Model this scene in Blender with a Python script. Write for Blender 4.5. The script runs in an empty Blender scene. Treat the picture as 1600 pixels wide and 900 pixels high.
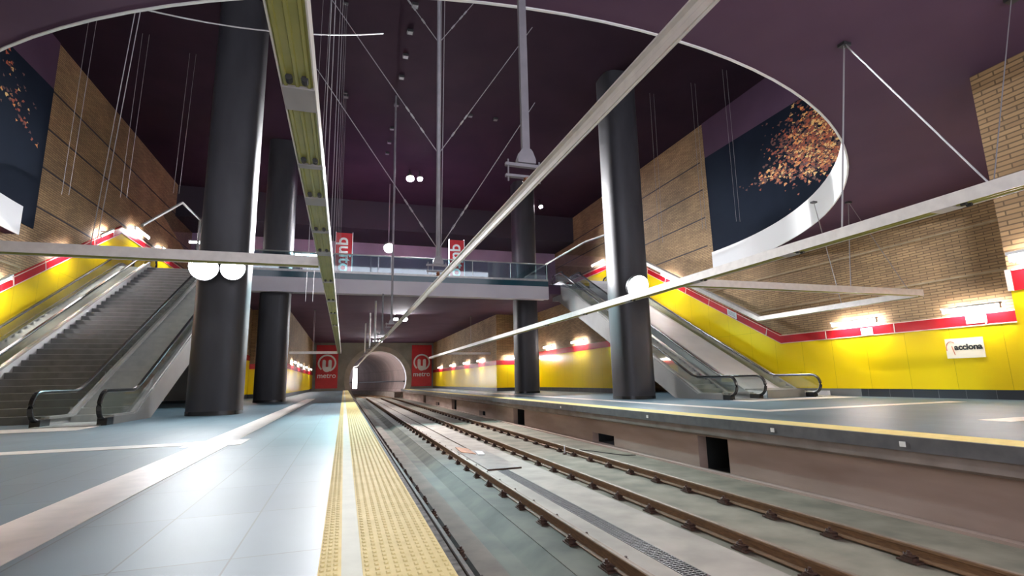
import bpy, math, random
from mathutils import Vector, Matrix
random.seed(7)
SC = bpy.context.scene
COL = SC.collection

# ------------------------------------------------------------------ camera
def make_camera():
    yaw, pit, rol = (math.radians(a) for a in (18.1054, 10.18, -1.25685))
    f = Vector((math.sin(yaw), math.cos(yaw), 0)); r = Vector((math.cos(yaw), -math.sin(yaw), 0)); u = Vector((0, 0, 1))
    f2 = f * math.cos(pit) + u * math.sin(pit); u2 = u * math.cos(pit) - f * math.sin(pit)
    r3 = r * math.cos(rol) + u2 * math.sin(rol); u3 = u2 * math.cos(rol) - r * math.sin(rol)
    cd = bpy.data.cameras.new('camera'); cd.sensor_width = 36; cd.lens = 18.0; cd.clip_start = .02; cd.clip_end = 500
    co = bpy.data.objects.new('camera', cd); COL.objects.link(co)
    m = Matrix((r3, u3, -f2)).transposed().to_4x4(); m.translation = (0, 0, 1.0)
    co.matrix_world = m
    SC.camera = co
make_camera()

# ------------------------------------------------------------------ world, exposure
W = bpy.data.worlds.new('world'); SC.world = W; W.use_nodes = True
W.node_tree.nodes['Background'].inputs[0].default_value = (.80, .80, .92, 1)
W.node_tree.nodes['Background'].inputs[1].default_value = .85
SC.view_settings.view_transform = 'Standard'; SC.view_settings.look = 'None'
SC.view_settings.gamma = 1; SC.view_settings.use_curve_mapping = False
SC.view_settings.exposure = 2.2
FLOOD = 44.0      # radiance of the floodlights
TUBE = 31.0       # radiance of the fluorescent tubes

# ------------------------------------------------------------------ helpers
def srgb(r, g, b):
    f = lambda c: (c / 12.92 if c <= .04045 else ((c + .055) / 1.055) ** 2.4)
    return (f(r / 255), f(g / 255), f(b / 255), 1)

class MB:
    def __init__(s): s.v = []; s.f = []; s.mi = []; s.cur = 0
    def _add(s, vs, fs):
        o = len(s.v); s.v += [tuple(p) for p in vs]
        for f in fs: s.f.append([i + o for i in f]); s.mi.append(s.cur)
        return s
    def box(s, x0, x1, y0, y1, z0, z1):
        vs = [(x, y, z) for z in (z0, z1) for y in (y0, y1) for x in (x0, x1)]
        return s._add(vs, [(0, 2, 3, 1), (4, 5, 7, 6), (0, 1, 5, 4), (2, 6, 7, 3), (0, 4, 6, 2), (1, 3, 7, 5)])
    def prism(s, pts, lo, hi, axis):
        """closed outline extruded along an axis; pts are the two other coordinates in order"""
        def P(a, t):
            return {'x': (t, a[0], a[1]), 'y': (a[0], t, a[1]), 'z': (a[0], a[1], t)}[axis]
        n = len(pts)
        vs = [P(a, lo) for a in pts] + [P(a, hi) for a in pts]
        fs = [tuple(range(n))[::-1], tuple(range(n, 2 * n))]
        fs += [(i, (i + 1) % n, n + (i + 1) % n, n + i) for i in range(n)]
        return s._add(vs, fs)
    def tube(s, path, r, n=8, cap=True):
        path = [Vector(p) for p in path]; rings = []
        for i, p in enumerate(path):
            a = path[max(0, i - 1)]; b = path[min(len(path) - 1, i + 1)]
            d = (b - a).normalized()
            up = Vector((0, 0, 1)) if abs(d.z) < .9 else Vector((0, 1, 0))
            e1 = d.cross(up).normalized(); e2 = e1.cross(d)
            rr = r[i] if isinstance(r, (list, tuple)) else r
            rings.append([p + (e1 * math.cos(2 * math.pi * k / n) + e2 * math.sin(2 * math.pi * k / n)) * rr for k in range(n)])
        vs = [q for R in rings for q in R]
        fs = [(i * n + k, i * n + (k + 1) % n, (i + 1) * n + (k + 1) % n, (i + 1) * n + k) for i in range(len(path) - 1) for k in range(n)]
        if cap: fs += [tuple(range(n))[::-1], tuple(range((len(path) - 1) * n, len(path) * n))]
        return s._add(vs, fs)
    def bar(s, p0, p1, w, h):
        p0 = Vector(p0); p1 = Vector(p1); d = (p1 - p0).normalized()
        up = Vector((0, 0, 1)) if abs(d.z) < .95 else Vector((0, 1, 0))
        e1 = d.cross(up).normalized(); e2 = e1.cross(d)
        vs = [p + e1 * a * w / 2 + e2 * b * h / 2 for p in (p0, p1) for a, b in ((-1, -1), (1, -1), (1, 1), (-1, 1))]
        return s._add(vs, [(3, 2, 1, 0), (4, 5, 6, 7), (0, 1, 5, 4), (1, 2, 6, 5), (2, 3, 7, 6), (3, 0, 4, 7)])
    def sweep(s, prof, path, closed=True):
        """profile (side, up) carried along a path; closed outline with caps"""
        path = [Vector(p) for p in path]; n = len(prof); vs = []
        for i, p in enumerate(path):
            a = path[max(0, i - 1)]; b = path[min(len(path) - 1, i + 1)]
            d = (b - a).normalized(); e1 = d.cross(Vector((0, 0, 1))).normalized(); e2 = e1.cross(d)
            vs += [p + e1 * q[0] + e2 * q[1] for q in prof]
        m = n if closed else n - 1
        fs = [(i * n + k, i * n + (k + 1) % n, (i + 1) * n + (k + 1) % n, (i + 1) * n + k) for i in range(len(path) - 1) for k in range(m)]
        if closed: fs += [tuple(range(n))[::-1], tuple(range((len(path) - 1) * n, len(path) * n))]
        return s._add(vs, fs)
    def ribbon(s, A, B):
        n = len(A); return s._add(list(A) + list(B), [(i, i + 1, n + i + 1, n + i) for i in range(n - 1)])
    def build(s, name, mats, parent=None, smooth=False, origin=None):
        if not isinstance(mats, (list, tuple)): mats = [mats]
        if parent is not None: o = Vector(parent['_o'])
        elif origin is not None: o = Vector(origin)
        else:
            xs, ys, zs = zip(*s.v); o = Vector(((min(xs) + max(xs)) / 2, (min(ys) + max(ys)) / 2, min(zs)))
        me = bpy.data.meshes.new(name)
        me.from_pydata([(v[0] - o.x, v[1] - o.y, v[2] - o.z) for v in s.v], [], s.f)
        for m in mats: me.materials.append(m)
        me.polygons.foreach_set('material_index', s.mi)
        import bmesh
        bm = bmesh.new(); bm.from_mesh(me); bmesh.ops.recalc_face_normals(bm, faces=bm.faces); bm.to_mesh(me); bm.free()
        if smooth:
            me.polygons.foreach_set('use_smooth', [True] * len(me.polygons)); me.set_sharp_from_angle(angle=math.radians(40))
        me.update()
        ob = bpy.data.objects.new(name, me); COL.objects.link(ob)
        if parent is not None: ob.parent = parent
        else: ob.location = o
        ob['_o'] = tuple(o)
        return ob

def thing(name, label, cat, loc, group=None):
    o = bpy.data.objects.new(name, None); COL.objects.link(o); o.location = loc; o.empty_display_size = .2
    o['_o'] = tuple(loc); o['label'] = label; o['category'] = cat
    if group: o['group'] = group
    return o
def tag(o, label, cat, group=None, kind=None):
    o['label'] = label; o['category'] = cat
    if group: o['group'] = group
    if kind: o['kind'] = kind
    return o
def struct(o, label=None, cat=None):
    o['kind'] = 'structure'
    if label: o['label'] = label
    if cat: o['category'] = cat
    return o

def text_mesh(body, size, name, mat, origin, xdir, ydir, parent, extrude=.004, bold=.0):
    c = bpy.data.curves.new(name, 'FONT'); c.body = body; c.size = size; c.align_x = 'CENTER'; c.align_y = 'CENTER'
    c.extrude = extrude; c.offset = bold
    t = bpy.data.objects.new(name, c); COL.objects.link(t)
    dg = bpy.context.evaluated_depsgraph_get(); dg.update()
    me = bpy.data.meshes.new_from_object(t.evaluated_get(dg))
    bpy.data.objects.remove(t)
    xd = Vector(xdir); yd = Vector(ydir); zd = xd.cross(yd); po = Vector(parent['_o'])
    for v in me.vertices:
        v.co = Vector(origin) + xd * v.co.x + yd * v.co.y + zd * v.co.z - po
    me.materials.clear(); me.materials.append(mat)
    ob = bpy.data.objects.new(name, me); COL.objects.link(ob); ob.parent = parent; ob['_o'] = tuple(po)
    return ob

# ------------------------------------------------------------------ materials
def base(name, color, rough=.6, metal=0., spec=.5):
    m = bpy.data.materials.new(name); m.use_nodes = True
    b = m.node_tree.nodes['Principled BSDF']
    b.inputs['Base Color'].default_value = color; b.inputs['Roughness'].default_value = rough
    b.inputs['Metallic'].default_value = metal; b.inputs['Specular IOR Level'].default_value = spec
    return m, m.node_tree, b
def mottled(name, c1, c2, scale=3., rough=.7, metal=0., spec=.5, detail=6., bump=0., stretch=(1, 1, 1)):
    m, nt, b = base(name, c1, rough, metal, spec)
    tc = nt.nodes.new('ShaderNodeTexCoord'); mp = nt.nodes.new('ShaderNodeMapping'); mp.inputs['Scale'].default_value = stretch
    n = nt.nodes.new('ShaderNodeTexNoise'); n.inputs['Scale'].default_value = scale; n.inputs['Detail'].default_value = detail
    r = nt.nodes.new('ShaderNodeValToRGB'); r.color_ramp.elements[0].position = .35; r.color_ramp.elements[1].position = .68
    r.color_ramp.elements[0].color = c1; r.color_ramp.elements[1].color = c2
    L = nt.links.new
    L(tc.outputs['Object'], mp.inputs[0]); L(mp.outputs[0], n.inputs['Vector']); L(n.outputs['Fac'], r.inputs[0]); L(r.outputs[0], b.inputs['Base Color'])
    if bump:
        bp = nt.nodes.new('ShaderNodeBump'); bp.inputs['Strength'].default_value = bump; bp.inputs['Distance'].default_value = .02
        L(n.outputs['Fac'], bp.inputs['Height']); L(bp.outputs[0], b.inputs['Normal'])
    return m
def emit(name, color, strength):
    m = bpy.data.materials.new(name); m.use_nodes = True; nt = m.node_tree; nt.nodes.clear()
    e = nt.nodes.new('ShaderNodeEmission'); e.inputs[0].default_value = color; e.inputs[1].default_value = strength
    o = nt.nodes.new('ShaderNodeOutputMaterial'); nt.links.new(e.outputs[0], o.inputs[0]); return m
def glass(name, tint, gloss, rough=.03):
    m = bpy.data.materials.new(name); m.use_nodes = True; nt = m.node_tree; nt.nodes.clear()
    t = nt.nodes.new('ShaderNodeBsdfTransparent'); t.inputs[0].default_value = tint
    g = nt.nodes.new('ShaderNodeBsdfGlossy'); g.inputs['Roughness'].default_value = rough
    x = nt.nodes.new('ShaderNodeMixShader'); x.inputs[0].default_value = gloss
    o = nt.nodes.new('ShaderNodeOutputMaterial')
    nt.links.new(t.outputs[0], x.inputs[1]); nt.links.new(g.outputs[0], x.inputs[2]); nt.links.new(x.outputs[0], o.inputs[0]); return m
def bricks(name, c1, c2, mortar, swap, bw, bh, msize, rough=.8, offset=.5, spec=.5, noise=.0, bump=.3):
    """brick or tile pattern; swap picks the two object coordinates the pattern runs along"""
    m, nt, b = base(name, c1, rough, 0, spec)
    L = nt.links.new
    tc = nt.nodes.new('ShaderNodeTexCoord'); sp = nt.nodes.new('ShaderNodeSeparateXYZ'); cb = nt.nodes.new('ShaderNodeCombineXYZ')
    L(tc.outputs['Object'], sp.inputs[0]); L(sp.outputs[swap[0]], cb.inputs[0]); L(sp.outputs[swap[1]], cb.inputs[1])
    br = nt.nodes.new('ShaderNodeTexBrick'); br.offset = offset
    br.inputs['Scale'].default_value = 1; br.inputs['Brick Width'].default_value = bw; br.inputs['Row Height'].default_value = bh
    br.inputs['Mortar Size'].default_value = msize; br.inputs['Mortar Smooth'].default_value = .1
    br.inputs['Color1'].default_value = c1; br.inputs['Color2'].default_value = c2; br.inputs['Mortar'].default_value = mortar
    L(cb.outputs[0], br.inputs['Vector'])
    n = nt.nodes.new('ShaderNodeTexNoise'); n.inputs['Scale'].default_value = .6; n.inputs['Detail'].default_value = 5
    L(tc.outputs['Object'], n.inputs['Vector'])
    mr = nt.nodes.new('ShaderNodeMapRange'); mr.inputs['From Min'].default_value = .3; mr.inputs['From Max'].default_value = .7
    mr.inputs['To Min'].default_value = 1 - noise; mr.inputs['To Max'].default_value = 1 + noise
    L(n.outputs['Fac'], mr.inputs[0])
    mx = nt.nodes.new('ShaderNodeVectorMath'); mx.operation = 'SCALE'
    L(br.outputs['Color'], mx.inputs[0]); L(mr.outputs[0], mx.inputs['Scale']); L(mx.outputs[0], b.inputs['Base Color'])
    if bump:
        bp = nt.nodes.new('ShaderNodeBump'); bp.inputs['Strength'].default_value = bump; bp.inputs['Distance'].default_value = .01; bp.invert = True
        L(br.outputs['Fac'], bp.inputs['Height']); L(bp.outputs[0], b.inputs['Normal'])
    return m

M = {}
M['tile'] = bricks('floor_tile', srgb(84, 105, 115), srgb(77, 98, 109), srgb(62, 77, 85), (1, 0), 1.2, .6, .006, rough=.48, offset=0, spec=.25, noise=.10, bump=.05)
M['guide'] = mottled('pale_guide_tile', srgb(214, 205, 196), srgb(198, 190, 182), 4, .4)
M['yellow_tactile'] = mottled('yellow_tactile', srgb(226, 206, 138), srgb(214, 194, 126), 6, .75, spec=.12)
M['smooth_tactile'] = mottled('smooth_pale_band', srgb(206, 208, 188), srgb(198, 200, 180), 5, .7, spec=.12)
M['steel_edge'] = mottled('worn_dark_edge', srgb(44, 43, 40), srgb(112, 108, 100), 14, .8, .0, spec=.1)
M['white_chip'] = base('white_reflector', srgb(235, 235, 228), .4)[0]
M['bed'] = mottled('track_concrete', srgb(116, 111, 95), srgb(148, 140, 122), 1.4, .85, bump=.25)
M['gap_shade'] = mottled('painted_gap_shade', srgb(26, 25, 23), srgb(44, 42, 38), 3, .9, spec=.1)  # shade of the gap beside the platform edge, put into the concrete colour
M['ledge_brown'] = mottled('brownish_concrete', srgb(104, 94, 84), srgb(128, 118, 106), 2, .85)
M['bed_green'] = mottled('damp_concrete', srgb(74, 77, 68), srgb(108, 108, 95), 1.1, .75, bump=.2, spec=.25)
M['bed_pale'] = mottled('pale_track_slab', srgb(156, 147, 136), srgb(178, 168, 156), 1.5, .8, bump=.2)
M['pinkish'] = mottled('pinkish_concrete', srgb(158, 136, 124), srgb(184, 162, 150), .9, .85, bump=.2, stretch=(1, .4, 2))
M['coping'] = mottled('dark_coping', srgb(78, 78, 80), srgb(96, 95, 96), 4, .6)
M['ledge'] = mottled('coping_ledge', srgb(150, 138, 130), srgb(128, 116, 108), 2, .8)
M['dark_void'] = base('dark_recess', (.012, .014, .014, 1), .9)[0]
M['rail_side'] = mottled('rusty_rail', srgb(132, 98, 64), srgb(104, 76, 52), 8, .75, .1, stretch=(6, 1, 6))
M['rail_top'] = mottled('worn_rail_head', srgb(124, 106, 90), srgb(144, 126, 108), 8, .6, .3)
M['dark_rust_and_shade'] = mottled('dark_clip_rust_and_rail_shade', srgb(62, 45, 38), srgb(84, 58, 44), 14, .7, .3)
M['grate'] = mottled('steel_grating', srgb(98, 96, 96), srgb(84, 82, 82), 9, .5, .5)
M['plate'] = mottled('wet_cover_plate', srgb(146, 142, 136), srgb(120, 117, 112), 3, .35)
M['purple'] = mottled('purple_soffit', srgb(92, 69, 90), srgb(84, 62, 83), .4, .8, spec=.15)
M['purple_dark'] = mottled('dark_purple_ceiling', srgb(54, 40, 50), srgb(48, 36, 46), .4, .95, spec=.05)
M['purple_wall'] = mottled('lilac_wall_paint', srgb(150, 128, 150), srgb(138, 118, 140), .4, .6)
M['black_ceiling'] = base('dark_ceiling_band', srgb(42, 36, 46), .7)[0]
M['brick'] = bricks('brown_brick', srgb(176, 144, 102), srgb(150, 120, 84), srgb(106, 86, 60), (1, 2), .5, .1, .014, .75, noise=.22)
M['brick_x'] = bricks('brown_brick_end_wall', srgb(176, 144, 102), srgb(150, 120, 84), srgb(106, 86, 60), (0, 2), .5, .1, .014, .75, noise=.22)
M['brick_ledge'] = mottled('pale_brick_course', srgb(178, 158, 126), srgb(160, 140, 108), 3, .8)
M['grey_wall'] = mottled('grey_end_wall', srgb(150, 150, 142), srgb(124, 124, 118), .5, .8)
M['yellow'] = bricks('yellow_enamel', srgb(246, 214, 12), srgb(244, 210, 8), srgb(190, 160, 8), (1, 2), 1.6, 3.2, .006, .26, offset=0, spec=.35, noise=.02, bump=0)
M['yellow_x'] = bricks('yellow_enamel_face', srgb(246, 214, 12), srgb(244, 210, 8), srgb(190, 160, 8), (0, 2), 1.6, 3.2, .006, .26, offset=0, spec=.35, noise=.02, bump=0)
M['red'] = mottled('red_enamel', srgb(196, 22, 34), srgb(184, 18, 30), 1, .25)
M['red_banner'] = mottled('red_banner', srgb(205, 36, 44), srgb(188, 28, 38), 1, .5)
M['joint'] = base('pale_joint', srgb(235, 205, 190), .5)[0]
M['plinth'] = bricks('dark_plinth_tile', srgb(52, 56, 62), srgb(46, 50, 56), srgb(110, 112, 114), (1, 2), .9, .5, .008, .3, offset=0)
M['column'] = mottled('dark_column_panel', srgb(62, 62, 66), srgb(50, 50, 54), 1.2, .46, .05, spec=.35, stretch=(1, 1, .3))
M['white'] = base('white_paint', srgb(232, 234, 234), .5)[0]
M['fascia'] = mottled('pale_lilac_fascia', srgb(196, 192, 200), srgb(186, 182, 192), .6, .5)
M['steel'] = mottled('brushed_steel', srgb(176, 176, 172), srgb(158, 158, 156), 5, .35, .6, stretch=(1, .2, 1))
M['alu'] = mottled('aluminium', srgb(232, 228, 222), srgb(218, 214, 208), 6, .45, .1)
M['galv'] = mottled('galvanised_post', srgb(136, 133, 138), srgb(120, 118, 123), 3, .55, .2)
M['wire'] = base('steel_wire', srgb(150, 148, 150), .4, .3)[0]
M['olive'] = mottled('olive_channel_tray', srgb(168, 164, 84), srgb(150, 148, 72), 2, .4, spec=.6)
M['grey_plate'] = mottled('grey_joint_plate', srgb(178, 174, 176), srgb(164, 160, 162), 2, .5)
M['black'] = base('black_rubber', (.02, .02, .021, 1), .25)[0]
M['cladding'] = mottled('grey_escalator_cladding', srgb(142, 142, 140), srgb(128, 128, 127), .7, .4, .25)
M['stringer'] = mottled('white_stair_stringer', srgb(222, 222, 222), srgb(210, 210, 210), .8, .5)
M['step'] = mottled('grooved_escalator_step', srgb(186, 190, 184), srgb(172, 176, 172), 3, .5, .1)
M['stair'] = mottled('dark_stair_tile', srgb(118, 120, 120), srgb(100, 102, 102), 3, .45)
M['nosing'] = base('stair_nosing', srgb(176, 178, 176), .5)[0]
M['glass'] = glass('clear_glass', (.80, .83, .82, 1), .10)
M['teal_glass'] = glass('green_edged_glass', (.62, .80, .82, 1), .14)
M['smoke_glass'] = glass('grey_glass', (.72, .73, .76, 1), .10)
M['teal'] = base('dark_teal_glass_base', srgb(24, 66, 78), .15)[0]
M['mural'] = mottled('navy_printed_mural', srgb(20, 27, 40), srgb(32, 41, 56), .22, .8, spec=.08)
M['leaf_a'] = base('orange_leaf_print', srgb(232, 150, 76), .5)[0]
M['leaf_b'] = base('rust_leaf_print', srgb(170, 78, 44), .5)[0]
M['leaf_c'] = base('brown_leaf_print', srgb(96, 52, 44), .5)[0]
M['leaf_d'] = base('pale_leaf_print', srgb(240, 196, 120), .5)[0]
M['ink'] = base('black_ink', (.008, .008, .008, 1), .6)[0]
M['orange_ink'] = base('orange_ink', srgb(206, 120, 84), .6)[0]
M['cream'] = base('cream_sign', srgb(250, 240, 214), .5)[0]
M['paper'] = base('white_notice', srgb(226, 226, 226), .5)[0]
M['grey_ink'] = base('grey_ink', srgb(150, 150, 155), .6)[0]
M['lining'] = bricks('tunnel_lining', srgb(168, 148, 144), srgb(154, 138, 134), srgb(112, 102, 100), (1, 2), 1.6, 3.0, .02, .75, offset=.5, noise=.1)
M['portal'] = mottled('portal_concrete', srgb(176, 170, 158), srgb(150, 146, 136), .8, .8)
M['lamp_housing'] = base('lamp_housing', srgb(60, 60, 62), .5, .4)[0]
M['fascia_grey'] = base('unlit_diffuser', srgb(120, 118, 122), .6, 0, .2)[0]
M['flood'] = emit('floodlight_lens', (.95, .97, 1, 1), FLOOD)
M['flood_far'] = emit('distant_floodlight_lens', (.97, .97, 1, 1), 190)
M['flood_high'] = emit('high_ceiling_floodlight_lens', (.97, .97, 1, 1), 2000)
M['flood_hall'] = emit('concourse_floodlight_lens', (.97, .97, 1, 1), 2900)
M['tube'] = emit('fluorescent_tube', (1, .95, .96, 1), TUBE)
M['work'] = emit('tunnel_work_light', (1, .98, .98, 1), 7)
M['orange_cover'] = mottled('worn_timber_orange', srgb(190, 120, 60), srgb(150, 90, 50), 5, .6)
M['copper'] = base('brown_insulator', srgb(120, 72, 44), .25)[0]

# dimensions (x across the tracks, y along them, z up from the platform floor)
XL, XR = -12.9, 20.9            # side walls of the wide bay
EDGE_L, EDGE_R = .64, 8.35      # platform edges
CX = 4.4
SOF, SLAB = 7.1, 7.8            # soffit and concourse level
HI = 16.6                       # high ceiling
YB = -5.0                       # behind the camera
T = .53; Y0 = 19.4; YT = Y0 + SLAB / T    # escalator incline
END = 82.0

# ------------------------------------------------------------------ floor and track bed
m = MB(); m.box(XL, -.1, YB, END, -.3, 0)
struct(m.build('floor', M['tile'], origin=(0, 0, 0)), 'blue grey tiled floor of the left platform', 'floor')
m = MB(); m.box(9.08, XR, YB, END, -.3, 0)
struct(m.build('floor', M['tile'], origin=(0, 0, 0)), 'blue grey tiled floor of the right platform', 'floor')

# yellow tactile strip at the left edge
t = thing('tactile_warning_strip', 'yellow dotted tactile strip with a smooth pale band along the left platform edge', 'tactile strip', (.26, 20, 0))
m = MB(); m.box(-.1, .02, YB, END - .3, -.3, .004); m.box(.13, .6, YB, END - .3, -.3, .004)
m.build('tactile_tile', M['yellow_tactile'], t)
m = MB(); m.box(.02, .13, YB, END - .3, -.3, .002); m.build('smooth_band', M['smooth_tactile'], t)
m = MB()
yy = 1.6
while yy < 30:
    for xx in [-.08, -.045, -.01] + [.155 + .0525 * k for k in range(9)]:
        w = .013; l = .022
        m._add([(xx - w, yy - l, .004), (xx + w, yy - l, .004), (xx + w, yy + l, .004), (xx - w, yy + l, .004),
                (xx - w * .55, yy - l * .6, .0085), (xx + w * .55, yy - l * .6, .0085), (xx + w * .55, yy + l * .6, .0085), (xx - w * .55, yy + l * .6, .0085)],
               [(4, 5, 6, 7), (0, 1, 5, 4), (1, 2, 6, 5), (2, 3, 7, 6), (3, 0, 4, 7)])
    yy += .075
o = m.build('tactile_studs', M['yellow_tactile'], t); o['kind'] = 'stuff'
m = MB(); m.box(.6, EDGE_L, YB, END - .3, -.18, .002); m.build('steel_edge', M['steel_edge'], t)

# white guide strips
def strip(label, quads, top=.006):
    m = MB()
    for q in quads: m.box(*q, 0.0, top)
    return tag(m.build('guide_strip', M['guide']), label, 'guide strip')
strip('long pale guide strip running down the left platform towards the tunnel', [(-2.42, -1.86, 1, 10.2), (-2.42, -1.86, 11.2, 39)])
strip('pale guide strip crossing the left platform towards the stairs', [(-9, -2.6, 10.5, 11.0)])
strip('square pale guide plate where the strips cross on the left platform', [(-2.59, -1.66, 10.2, 11.2)], .0045)
strip('pale tactile plate on the floor at the foot of the left escalators', [(-12, -6.3, 15.8, 17.15)])
strip('long pale guide strip running down the right platform', [(11.0, 11.45, 12.0, 40)])
strip('pale guide strip crossing the right platform towards the yellow wall', [(11.0, 18.9, 11.45, 11.99)])
strip('pale guide strip on the right platform below the brick corner', [(12.2, 14.5, 6.7, 7.25)])
strip('pale tactile plate on the floor at the foot of the right escalators', [(14.6, 20.2, 16.0, 17.15)])

t = thing('platform_edge_strip', 'yellow tactile strip along the edge of the right platform', 'tactile strip', (8.7, 20, 0))
m = MB(); m.box(8.42, 9.08, YB, END - .3, -.3, .004); m.build('tactile_tile', M['yellow_tactile'], t)
m = MB(); m.box(EDGE_R, 8.42, YB, END - .3, -.22, .001); m.build('dark_coping', M['coping'], t)
for y in (6.0, 8.6, 13.2, 19.5):
    m = MB(); m.box(EDGE_R - .012, EDGE_R, y, y + .09, -.16, -.08); m.build('reflector', M['white_chip'], t)

m = MB(); m.prism([(8.4, -.22), (8.4, -.40), (8.55, -.46), (9.6, -.46), (9.6, -.22)], YB, END, 'y')
struct(m.build('trim_1', M['ledge'], origin=(0, 0, 0)), 'concrete ledge under the right platform coping', 'trim')
# retaining wall under the right platform, with its recesses
XW = 8.68
op = [(10.4, 11.5, -.5, -1.36), (15.9, 17.5, -.93, -1.28), (25.0, 26.8, -.5, -1.36), (32.6, 34.2, -.95, -1.28), (41.6, 43.6, -.5, -1.36), (49.5, 51.5, -.95, -1.28), (58, 60, -.5, -1.36)]
m = MB(); yprev = YB
for a, b, zt, zb in op:
    m.box(XW, XW + .25, yprev, a, -1.36, -.46)
    m.box(XW, XW + .25, a, b, zt, -.46)
    if zb > -1.36: m.box(XW, XW + .25, a, b, -1.36, zb)
    yprev = b
m.box(XW, XW + .25, yprev, END, -1.36, -.46)
wr = struct(m.build('wall_track', M['pinkish'], origin=(0, 0, 0)), 'pinkish concrete wall with dark recesses under the right platform', 'wall')
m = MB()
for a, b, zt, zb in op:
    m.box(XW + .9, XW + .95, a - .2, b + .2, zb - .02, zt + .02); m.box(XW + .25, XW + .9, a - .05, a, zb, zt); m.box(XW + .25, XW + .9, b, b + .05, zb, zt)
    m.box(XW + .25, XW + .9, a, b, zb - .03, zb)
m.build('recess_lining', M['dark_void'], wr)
m = MB(); m.box(8.5, XW, YB, END, -1.36, -1.27); m.build('kerb', M['pinkish'], wr)
m = MB(); m.box(.28, .5, YB, END, -1.6, -.3)
struct(m.build('wall_edge', M['pinkish'], origin=(0, 0, 0)), 'dark concrete wall under the left platform edge', 'wall')

RAILS = [1.42, 3.27, 5.28, 6.86]
def curve_path(x, z, y0=YB, ye=118, R=95.0):
    p = [(x, y0, z), (x, END - 6, z)]
    y = END - 2
    while y <= ye:
        p.append((x - max(0, y - END + 4) ** 2 / (2 * R), y, z)); y += 4
    return p
def bed(prof, mat, name='floor', label=None):
    m = MB(); m.sweep([(a - CX, b) for a, b in prof], curve_path(CX, 0)); return struct(m.build(name, mat, origin=(0, 0, 0)), label, 'track bed')
bed([(.5, -1.7), (.5, -1.3), (1.64, -1.3), (1.64, -1.7)], M['gap_shade'], label='black strip of painted shade under the rail by the left platform')
bed([(1.64, -1.7), (1.64, -1.3), (1.97, -1.3), (1.97, -1.7)], M['ledge_brown'], label='brownish concrete ledge along the damp channel')
bed([(1.97, -1.7), (1.97, -1.34), (2.12, -1.48), (2.42, -1.48), (2.72, -1.32), (2.72, -1.7)], M['bed_green'], label='damp concrete channel beside the left platform')
bed([(2.72, -1.7), (2.72, -1.31), (3.42, -1.31), (3.42, -1.7)], M['bed_green'], label='concrete plinth under the second rail')
bed([(3.42, -1.7), (3.42, -1.29), (3.84, -1.29), (3.84, -1.33), (4.14, -1.33), (4.14, -1.29), (4.98, -1.29), (4.98, -1.7)], M['bed_pale'], label='pale concrete slab between the two tracks')
bed([(4.98, -1.7), (4.98, -1.32), (6.0, -1.34), (7.1, -1.32), (7.3, -1.28), (XW + .3, -1.33), (XW + .3, -1.7)], M['bed'], label='grey concrete bed of the right track')

RN = ['rusty running rail tucked under the left platform edge', 'rusty running rail left of the drain grating', 'rusty running rail right of the drain grating', 'rusty running rail nearest the right platform wall']
railprof = [(-.075, 0), (.075, 0), (.075, .012), (.014, .03), (.014, .115), (.036, .125), (.036, .155), (.026, .165), (-.026, .165), (-.036, .155), (-.036, .125), (-.014, .115), (-.014, .03), (-.075, .012)]
def fastener_mb(x, y, z):
    m = MB()
    m.box(x - .19, x + .19, y - .13, y + .13, z, z + .022)
    for s in (-1, 1):
        m.box(x + s * .13 - .05, x + s * .13 + .05, y - .075, y + .075, z + .022, z + .055)
        m.prism([(x + s * .06, z + .055), (x + s * .17, z + .055), (x + s * .17, z + .075), (x + s * .06, z + .06)], y - .05, y + .05, 'y')
        m.tube([(x + s * .135, y, z + .02), (x + s * .135, y, z + .13)], .02, 6)
        m.tube([(x + s * .135, y, z + .075), (x + s * .135, y, z + .10)], .036, 6)
        m.tube([(x + s * .06, y - .055, z + .05), (x + s * .12, y - .075, z + .085), (x + s * .17, y - .03, z + .075), (x + s * .17, y + .03, z + .075), (x + s * .12, y + .075, z + .085), (x + s * .06, y + .055, z + .05)], .012, 5)
    return m
for i, x in enumerate(RAILS):
    zb = -1.335 + (.0 if i != 1 else .005)
    zb = -1.315 if i else -1.30
    t = thing('running_rail', RN[i], 'rail', (x, 10, zb), 'running rails')
    m = MB(); m.sweep(railprof, curve_path(x, zb + .015)); m.build('rail_web', M['rail_side'] if i else M['dark_rust_and_shade'], t)  # first rail takes the dark clip colour as painted shade under the edge
    m = MB(); m.sweep([(-.03, .164), (.03, .164), (.024, .169), (-.024, .169)], curve_path(x, zb + .015)); m.build('rail_head', M['rail_top'] if i else M['dark_rust_and_shade'], t)
    proto = fastener_mb(x, 2.8, zb).build('rail_fastener', M['dark_rust_and_shade'], t)
    y = 3.9
    while y < 78:
        c = proto.copy(); COL.objects.link(c); c.parent = t; c.location = (0, y - 2.8, 0); y += 1.1

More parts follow.
